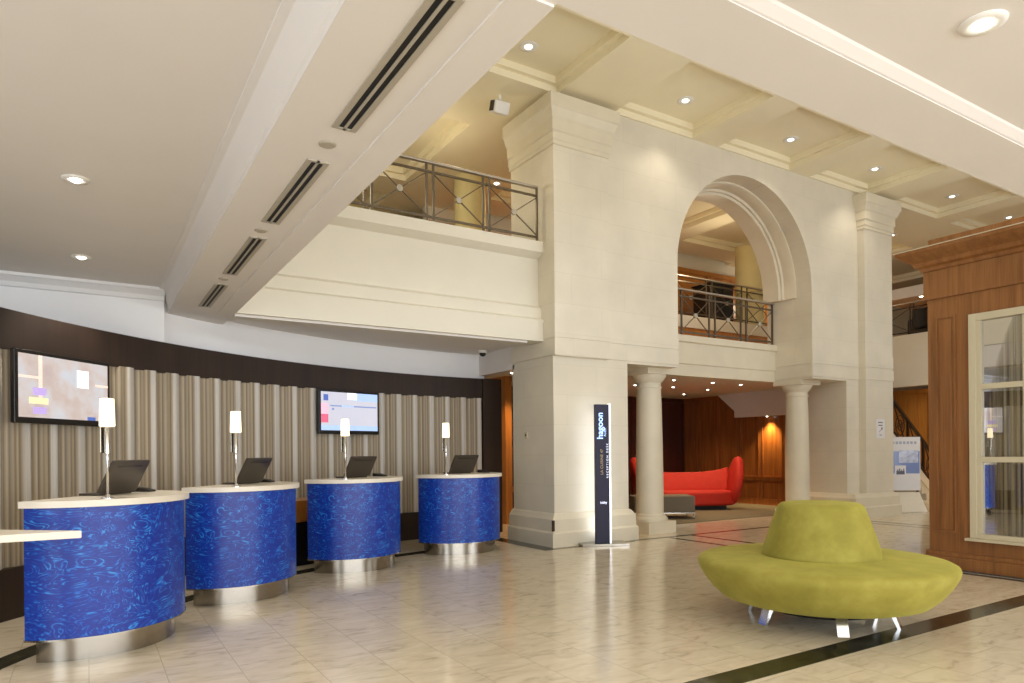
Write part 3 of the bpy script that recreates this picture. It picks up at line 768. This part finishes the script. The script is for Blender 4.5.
# floating shelf at the frame edge
t = thing('side_table', 'white floating shelf-like table top jutting in before the first blue desk', 'table', (0, 0, 0))
obj('table_top', MB().prism([(-.03, 4.885), (-.50, 5.30), (-1.45, 5.30), (-1.45, 4.885)], .905, .95), M['counter'], t, bevel=.004)
obj('pedestal', MB().lathe([(.2, 0), (.2, .02), (.05, .04), (.05, .905)], -1.0, 5.10), M['brushed'], t, smooth='auto')
# low cabinet behind desks
t = thing('low_cabinet', 'low orange-brown wooden cabinet glimpsed between the second and third blue desks', 'cabinet', (2.45, 8.98, 0), face_rot(2.45, 8.98))
obj('carcass', box(-.5, .5, -.2, .2, .06, .55), M['dark_cab'], t); obj('drawer_box', box(-.5, .5, -.22, .2, .55, .82), M['wood_gold'], t, bevel=.006); obj('toe_kick', box(-.46, .46, -.16, .18, 0, .06), M['dark'], t)

# ------------------------------------------------------------------ televisions
def tv(c, w, h, rz, tilt, label, kind):
    t = thing('television', label, 'television', c, rz)
    m = Matrix.Rotation(tilt, 4, 'X')
    obj('casing', MB().box(-w/2, w/2, -.0, .045, -h/2, h/2).xf(m), M['black'], t, bevel=.008)
    mb = MB(); b = .035; x0, x1, z0, z1 = -w/2+b, w/2-b, -h/2+b*1.5, h/2-b
    mb.add([m @ Vector(v) for v in ((x0, -.003, z0), (x1, -.003, z0), (x1, -.003, z1), (x0, -.003, z1))], [(0, 1, 2, 3)]); mb.uv = [(0, 0), (1, 0), (1, 1), (0, 1)]
    s = obj('screen', mb, M['tv_room' if kind == 'room' else 'tv_page'], t)
    def rect(nm, a, bb, c_, d, mat, yy=-.0045):
        q = MB().add([m @ Vector(v) for v in ((x0+(x1-x0)*a, yy, z0+(z1-z0)*c_), (x0+(x1-x0)*bb, yy, z0+(z1-z0)*c_), (x0+(x1-x0)*bb, yy, z0+(z1-z0)*d), (x0+(x1-x0)*a, yy, z0+(z1-z0)*d))], [(0, 1, 2, 3)])
        obj(nm, q, M[mat], s)
    if kind == 'page':
        rect('header_band', .55, 1, .8, 1, 'e_sky'); rect('header_blend', .45, .62, .82, 1, 'e_white', -.005)
        rect('logo_square', .04, .12, .77, .93, 'e_blue', -.006)
        rect('menu_column', 0, .12, .2, .42, 'e_red'); rect('menu_column_top', 0, .12, .42, .7, 'e_pink')
        rect('title_rule', .15, .98, .625, .66, 'e_bar', -.006); rect('title_highlight', .35, .56, .625, .665, 'e_sky', -.007)
        rect('footer_band', 0, 1, 0, .13, 'e_sky'); rect('bullet', .18, .22, .53, .58, 'e_bar', -.006)
    else:
        rect('picture_wall', .0, .22, .62, .66, 'e_frame'); rect('picture_wall_frame', .2, .24, .3, 1, 'e_frame')
        rect('picture_lamp', .14, .28, .36, .48, 'e_violet', -.006); rect('picture_cushion', .14, .28, .06, .17, 'e_violet', -.006)
        rect('picture_panel', .1, .3, .22, .32, 'e_gold', -.005); rect('picture_caption', .74, .84, .0, .06, 'e_blue', -.006)
        rect('picture_window', .62, .76, .55, .85, 'e_white', -.005); rect('picture_shelf', .84, 1, .60, .64, 'e_frame', -.006)
    obj('wall_bracket', MB().box(-.15, .15, .045, .07, -.1, .1), M['dark'], t)
    return t
a = Vector((-.547, 7.256)); b = Vector((.18, 8.075)); c = (a+b)/2; dd = b-a; c = c+Vector((dd.y, -dd.x)).normalized()*.03
tv((c.x, c.y, 2.015), dd.length, .645, math.atan2(dd.y, dd.x), -.0, 'black framed television showing a pale room picture above the first blue desk', 'room')
a = Vector((2.813, 9.75)); b = Vector((3.835, 10.06)); c = (a+b)/2; dd = b-a; c = c+Vector((dd.y, -dd.x)).normalized()*.0
tv((c.x, c.y, 2.01), dd.length, .645, math.atan2(dd.y, dd.x), -.0, 'black framed television showing a white and red web page', 'page')

# ------------------------------------------------------------------ totem sign
t = thing('totem_sign', 'tall slim dark blue totem sign with a glowing white edge before the pillar', 'sign', (6.54, 7.99, 0), math.radians(-14))
obj('base_plate', MB().box(-.36, .36, -.19, .17, 0, .04).xf(Matrix.Rotation(-.15, 4, 'Z')), M['brushed'], t, bevel=.004)
m_navy = plain('navy_gloss', srgb(24, 24, 58), .5)
obj('panel', MB().box(-.115, .105, -.03, .03, .035, 2.1), m_navy, t, bevel=.003)
obj('glowing_edge', MB().box(.106, .128, -.034, .034, .035, 2.11), M['led'], t)
obj('back_light', MB().box(-.09, .09, .031, .036, .12, 2.05), emit('led_back', (.85, .9, 1, 1), 3.), t)
def text(body, size, loc, mat, parent, rz=0, nm='lettering', ry=0, bold=0):
    cu = bpy.data.curves.new(nm, 'FONT'); cu.body = body; cu.size = size; cu.extrude = .001; cu.offset = bold
    o = bpy.data.objects.new(nm, cu); COL.objects.link(o)
    o.data.materials.append(mat)
    dg = bpy.context.evaluated_depsgraph_get(); me = bpy.data.meshes.new_from_object(o.evaluated_get(dg))
    bpy.data.objects.remove(o); q = bpy.data.objects.new(nm, me); COL.objects.link(q); q.parent = parent
    q.matrix_local = Matrix.Translation(loc) @ Matrix.Rotation(rz, 4, 'Z') @ Matrix.Rotation(ry, 4, 'Y') @ Matrix.Rotation(PI/2, 4, 'X')
    return q
m_lb = emit('letters_blue', srgb(170, 200, 255), 1.3); m_lg = emit('letters_gold', srgb(170, 150, 110), .45); m_lw = emit('letters_white', srgb(225, 230, 255), 1.)
text('hagoon', .135, (.0, -.032, 1.58), m_lb, t, ry=-PI/2, bold=.003)
text('ALIER', .05, (.052, -.032, 1.62), m_lb, t, ry=-PI/2)
text('LA CUISINE 47', .06, (.0, -.032, 1.05), m_lg, t, ry=-PI/2)
text('R E C E P T I O N   D E S K', .045, (.088, -.032, 1.0), m_lw, t, ry=-PI/2)
text('lobby', .05, (-.05, -.032, .62), m_lw, t, bold=.001)

# ------------------------------------------------------------------ round banquette
BX, BY = 5.157, 3.478
t = thing('round_banquette', 'large round chartreuse velvet banquette with a central cone backrest on chrome feet', 'sofa', (BX, BY, 0))
obj('seat', MB().lathe([(.50, .165), (.72, .17), (.785, .19), (.865, .26), (.93, .345), (.972, .42), (.983, .462), (.975, .485), (.95, .50), (.90, .508), (.5, .525), (.3, .53)], n=96), M['velvet'], t, smooth=True)
obj('backrest', MB().lathe([(.43, .505), (.458, .525), (.456, .55), (.442, .60), (.385, .78), (.338, .91), (.325, .938), (.30, .955), (.27, .962), (.05, .968)], n=96), M['velvet'], t, smooth=True)
obj('under_frame', MB().lathe([(.2, .09), (.44, .09), (.46, .155), (.2, .155)], n=48), M['dark'], t, smooth='auto')
for k, adeg in enumerate((112, 166, 229, 291, 348, 50)):
    aa = math.radians(adeg); ca, sa = math.cos(aa), math.sin(aa)
    mb = MB(); w = .042
    tx, ty = -sa*w, ca*w
    r0, r1 = .51, .575
    vs = []
    for r_, z, th_ in ((r0, .155, .02), (r1, 0.0, .012)):
        for q in (-1, 1):
            vs += [(ca*(r_-th_)+tx*q, sa*(r_-th_)+ty*q, z), (ca*(r_+th_)+tx*q, sa*(r_+th_)+ty*q, z)]
    mb.add(vs, [(0, 1, 3, 2), (4, 6, 7, 5), (0, 2, 6, 4), (1, 5, 7, 3), (0, 4, 5, 1), (2, 3, 7, 6)])
    obj('leg', mb, M['chrome'], t)

# ------------------------------------------------------------------ wooden booth
KX, KY0, KY1 = 8.47, 2.35, 4.29
KH = 3.62
t = thing('wooden_booth', 'tall oak-panelled booth with cornice and cream-framed windows', 'booth', (0, 0, 0))
wy0, wy1 = 2.75, 3.84     # window opening in the face
mb = MB()
mb.box(KX, KX+.12, wy1, KY1, .16, 3.17); mb.box(KX, KX+.12, KY0, wy0, .16, 3.17)
mb.box(KX, KX+.12, wy0, wy1, .16, .38); mb.box(KX, KX+.12, wy0, wy1, 2.9, 3.17)
mb.box(KX+.12, 10.9, KY1-.12, KY1, .16, 3.17); mb.box(KX+.12, 10.9, KY0, KY0+.12, .16, 3.17); mb.box(10.8, 10.9, KY0, KY1, .16, 3.17)
obj('carcass', mb, M['wood'], t)
obj('plinth', MB().box(KX-.05, 10.94, KY0-.05, KY1+.05, 0, .15).box(KX-.03, 10.92, KY0-.03, KY1+.03, .15, .2), M['wood'], t, bevel=.006)
obj('floor_trim', MB().box(KX-.075, KX-.05, KY0-.05, KY1+.05, 0, .018), M['brushed'], t)
obj('frieze', MB().box(KX-.03, 10.93, KY0-.03, KY1+.03, 3.15, 3.50), M['wood'], t)
obj('interior_floor', MB().box(KX+.12, 10.8, KY0+.12, KY1-.12, .16, .2), M['wood'], t)
pr = [(.03, 3.48), (.05, 3.48), (.06, 3.52), (.10, 3.54), (.12, 3.58), (.20, 3.64), (.245, 3.68), (.25, 3.70), (.25, 3.715)]
vs = []; fs = []
for p, z in pr: vs += [(KX-p, KY0-p, z), (10.9+p, KY0-p, z), (10.9+p, KY1+p, z), (KX-p, KY1+p, z)]
for i in range(len(pr)-1):
    for k in range(4): fs.append((4*i+k, 4*i+(k+1) % 4, 4*i+4+(k+1) % 4, 4*i+4+k))
fs += [(3, 2, 1, 0), tuple(4*(len(pr)-1)+k for k in range(4))]
obj('cornice', MB().add(vs, fs), M['wood'], t)
obj('cornice_lip', MB().box(KX-.26, 11.16, KY0-.26, KY1+.26, 3.715, 3.725), M['cream_frame'], t)
obj('top_box', MB().box(KX+.02, 10.9, KY0, KY1+.0, 3.725, 3.86), M['wood'], t)
# recessed pilaster panel
def frame_panel(y0, y1, z0, z1, nm):
    mb = MB(); w = .022
    mb.box(KX-.016, KX, y0, y0+w, z0, z1); mb.box(KX-.016, KX, y1-w, y1, z0, z1); mb.box(KX-.016, KX, y0+w, y1-w, z0, z0+w); mb.box(KX-.016, KX, y0+w, y1-w, z1-w, z1)
    mb.box(KX-.006, KX, y0+.045, y1-.045, z0+.045, z1-.045)
    obj(nm, mb, M['wood'], t)
frame_panel(3.98, 4.20, .42, 2.93, 'pilaster_panel')
frame_panel(2.4, 2.62, .42, 2.93, 'pilaster_panel')
# window frame: three lights tall, two wide
mb = MB(); fx0, fx1 = KX-.03, KX+.06
mb.box(fx0, fx1, wy1-.07, wy1+.001, .386, 2.901); mb.box(fx0, fx1, wy0-.001, wy0+.07, .386, 2.901); mb.box(fx0, fx1, wy0+.0701, wy1-.0701, .386, .44); mb.box(fx0, fx1, wy0+.0701, wy1-.0701, 2.82, 2.9)
wf = obj('window_frame', mb, M['cream_frame'], t, bevel=.004)
mb = MB(); ym = 3.32
mb.box(KX-.015, KX+.05, ym-.05, ym+.0, .441, 2.819); mb.box(KX-.015, KX+.05, wy1-.12, wy1-.0702, .441, 2.819)
for z in (1.24, 2.05): mb.box(KX-.02, KX+.051, wy0+.0702, ym-.0501, z, z+.06); mb.box(KX-.02, KX+.051, ym+.0001, wy1-.1201, z, z+.06)
obj('glazing_bars', mb, M['cream_frame'], wf, bevel=.003)
obj('window_sill', MB().box(KX-.07, KX+.06, wy0-.06, wy1+.04, .355, .385), M['cream_frame'], t, bevel=.004)
obj('glass_panes', MB().add([(KX+.02, wy0+.07, .44), (KX+.02, wy1-.07, .44), (KX+.02, wy1-.07, 2.82), (KX+.02, wy0+.07, 2.82)], [(0, 1, 2, 3)]), M['glass'], wf, keep=True)
vs = []; fs = []
for i in range(61):
    y = wy0+.02+(wy1-wy0-.04)*i/60; x = KX+.22+.02*math.sin(i*1.7)
    vs += [(x, y, .3), (x, y, 2.95)]
    if i: fs.append((2*i-2, 2*i, 2*i+1, 2*i-1))
o = obj('voile_curtain', MB().add(vs, fs), M['sheer'], None, smooth=True)
tag(o, 'sheer brown striped curtain hanging behind the glass of the oak booth', 'curtain')

# ------------------------------------------------------------------ lounge furniture
def red_sofa():
    t = thing('red_sofa', 'red felt sofa with a tall rounded fin-shaped end in the lounge', 'sofa', (12.065, 11.635, .012), -th)
    W = 1.08
    # seat block, curved front
    n_ = 24; vs = []; fs = []
    def sec(u):   # back height along u in -1..1
        return .86+.12*abs(u)**3
    mb = MB()
    pts = [(-W, .35), (W, .35), (W, -.25), (W*.7, -.40), (0, -.45), (-W*.7, -.40), (-W, -.25)]
    s = obj('seat', MB().prism(pts, .10, .44), M['red'], t, bevel=.06)
    for i in range(n_+1):
        u = -1+2*i/n_; x = W*u; h = sec(u); y = .32-.10*u*u
        vs += [(x, y-.14, .36), (x, y+.02, .10), (x, y+.16, h-.06), (x, y+.11, h), (x, y+.02, h-.02), (x, y-.08, .50)]
    for i in range(n_):
        for k in range(6): fs.append((6*i+k, 6*i+(k+1) % 6, 6*i+6+(k+1) % 6, 6*i+6+k))
    fs += [tuple(range(6)), tuple(6*n_+k for k in range(5, -1, -1))]
    obj('backrest', MB().add(vs, fs), M['red'], t, smooth=True)
    for sgn in (-1, 1):  # fins
        outl = []
        for k in range(29):
            a = 2*PI*k/28; c_, s_ = math.cos(a), math.sin(a)
            outl.append((-.02+.42*c_*(1-.18*s_), .66+.58*s_))
        mb = MB(); rings = []
        for off, scl in ((-.10, .80), (-.07, .95), (0, 1.), (.07, .95), (.10, .80)):
            rings.append([(sgn*(W+.06)+off+sgn*.16*(z-.66), y*scl, .66+(z-.66)*scl) for y, z in outl[:-1]])
        vs = [v for r_ in rings for v in r_]; m_ = 28; fs = []
        for i in range(4):
            for k in range(m_): fs.append((i*m_+k, i*m_+(k+1) % m_, (i+1)*m_+(k+1) % m_, (i+1)*m_+k))
        fs += [tuple(range(m_)), tuple(4*m_+k for k in range(m_-1, -1, -1))]
        obj('end_fin', mb.add(vs, fs), M['red'], t, smooth=True)
    obj('base_plinth', MB().prism([(-W+.15, .3), (W-.15, .3), (W-.2, -.25), (-W+.2, -.25)], 0, .10), M['dark'], t)
    return t
red_sofa()
t = thing('ottoman', 'low taupe fabric ottoman on a thin metal frame before the red sofa', 'ottoman', (10.17, 10.50, .012), -th)
obj('cushion', MB().box(-.62, .62, -.32, .32, .13, .46), M['ottoman'], t, bevel=.02)
mb = MB(); mb.box(-.62, .62, -.32, .32, .10, .125)
obj('frame', mb, M['brushed'], t)
for sx in (-.6, .6):
    for sy in (-.3, .3): obj('leg', MB().box(sx-.015, sx+.015, sy-.015, sy+.015, 0, .10), M['brushed'], t)

# ------------------------------------------------------------------ poster stand and stair
t = thing('poster_stand', 'glossy white poster stand with a blue picture beside the slim pilaster', 'poster stand', (15.62, 8.42, 0), -th-.05)
obj('base_board', MB().add([(-.25, -.28, 0), (.33, -.28, 0), (.33, -.24, 0), (-.25, -.24, 0), (-.38, .0, .42), (.3, .0, .42), (.3, .04, .42), (-.38, .04, .42)],
                           [(0, 1, 2, 3), (4, 7, 6, 5), (0, 4, 5, 1), (1, 5, 6, 2), (2, 6, 7, 3), (3, 7, 4, 0)]), M['counter'], t)
obj('support', MB().box(-.34, -.30, .05, .09, 0, .5).box(.28, .32, .05, .09, 0, .5).box(-.36, .34, .0, .3, 0, .02), M['black'], t)
pb = obj('poster_panel', MB().box(-.38, .32, -.02, .02, .46, 1.66), M['paper'], t, bevel=.004)
m_pos = plain('poster_blue', srgb(120, 140, 196), .12); m_pos2 = plain('poster_photo', srgb(196, 204, 232), .12, noise=.3, scale=12); m_pos3 = plain('poster_dark', srgb(70, 66, 84), .2)
obj('blue_field', MB().box(-.36, .30, -.023, -.02, .84, 1.34), m_pos, pb); obj('picture', MB().box(-.15, .27, -.025, -.023, 1.08, 1.36), m_pos2, pb)
obj('inset_card', MB().box(-.24, .0, -.026, -.023, .66, 1.02), M['paper'], pb); obj('skyline_print', MB().box(-.21, -.03, -.028, -.026, .82, .9), m_pos3, pb)
for k, dx in enumerate((-.19, -.15, -.11, -.06)): obj('skyline_tower', MB().box(dx, dx+.022, -.028, -.026, .9, .93+.02*(k % 2)), m_pos3, pb)
for k in range(7): obj('title_letter', MB().box(-.30+k*.08, -.245+k*.08, -.023, -.02, 1.5, 1.56), plain('title_grey', srgb(170, 172, 190), .3) if k == 0 else bpy.data.materials['title_grey'], pb)
# stair rising to image left behind the pier
t = thing('staircase', 'ornate dark-railed staircase rising behind the slim pilaster', 'staircase', (0, 0, 0))
nst = 18; X0, X1 = 19.8, 15.35; YS0, YS1 = 9.85, 11.3; rise = 3.25
mb = MB()
for k in range(nst):
    xa = X0+(X1-X0)*k/nst; xb = X0+(X1-X0)*(k+1)/nst
    mb.box(xb, xa, YS0, YS1, max(0, (k-1)*rise/nst), (k+1)*rise/nst)
obj('flight', mb, M['stone_trim'], t)
zx = lambda x: rise*(X0-x)/(X0-X1)
P = lambda x, h: (x, YS0-.05, zx(x)+h)
obj('stringer', MB().prism([(X0, 0), (X1, zx(X1)-.3), (X1, zx(X1)+.2), (X0, .2)], YS0-.06, YS0-.001, 'y'), M['stone_trim'], t)
obj('handrail', MB().bar(P(X0, 1.05), P(X1, 1.05), .07, .06), M['bronze_dark'], t)
obj('lower_rail', MB().bar(P(X0, .26), P(X1, .26), .04, .06), M['bronze_dark'], t)
for k in range(7):
    x = X0+(X1-X0)*k/6; obj('post', MB().bar(P(x, .2), P(x, 1.05), .055), M['bronze_dark'], t)
for k in range(6):
    xa = X0+(X1-X0)*k/6-.05; xb = X0+(X1-X0)*(k+1)/6+.05; xm = (xa+xb)/2
    mb = MB(); mb.bar(P(xa, .28), P(xb, 1.03), .022); mb.bar(P(xa, 1.03), P(xb, .28), .022)
    for ra, rb in ((.2, .26), (.1, .13)):
        mb.tube([(xm+ra*math.cos(q*PI/8), YS0-.05, zx(xm)+.65+rb*math.sin(q*PI/8)) for q in range(17)], .014, 6)
    obj('scroll_panel', mb, M['bronze_dark'], t)
obj('newel_post', MB().box(X0-.02, X0+.1, YS0-.11, YS0+.01, 0, 1.25), M['bronze_dark'], t)

# ------------------------------------------------------------------ lighting
def area(name, loc, target, sx, sy, e, col=(1, 1, 1)):
    l = bpy.data.lights.new(name, 'AREA'); l.shape = 'RECTANGLE'; l.size = sx; l.size_y = sy; l.energy = e; l.color = col
    o = bpy.data.objects.new(name, l); COL.objects.link(o); o.location = loc
    d = (Vector(target)-Vector(loc)).normalized(); o.rotation_euler = d.to_track_quat('-Z', 'Z').to_euler()
    return o
area('daylight_fill_back', (5, -4.85, 1.65), (5, 5, 1.65), 17, 2.5, 720, (.93, .96, 1))  # added broad soft fill behind the camera, tinted like daylight
area('daylight_fill_left', (-3.95, 1.0, 1.5), (5, 3.0, 1.8), 7, 2.4, 230, (.88, .94, 1))  # added out of view to brighten the low ceiling and white wall
area('daylight_fill_upper', (9, 2.1, 4.6), (9, 6, 8.0), 14, 2.2, 270, (.93, .96, 1))  # added unseen fill, tilted up to brighten coffers and arch wall
w = bpy.data.worlds.new('world'); SC.world = w; w.use_nodes = True
w.node_tree.nodes['Background'].inputs[0].default_value = (.85, .92, 1, 1); w.node_tree.nodes['Background'].inputs[1].default_value = .6
# unused angles along the curved screen; no lamp is made here
for i, adeg in enumerate((100, 112, 124)):
    a_ = math.radians(adeg)
SC.view_settings.view_transform = 'Standard'; SC.view_settings.look = 'None'; SC.view_settings.gamma = 1; SC.view_settings.use_curve_mapping = False
SC.view_settings.exposure = 0.0
cy = SC.cycles
cy.use_denoising = True; cy.max_bounces = 8; cy.diffuse_bounces = 5; cy.glossy_bounces = 4; cy.sample_clamp_indirect = 4; cy.caustics_reflective = False; cy.caustics_refractive = False
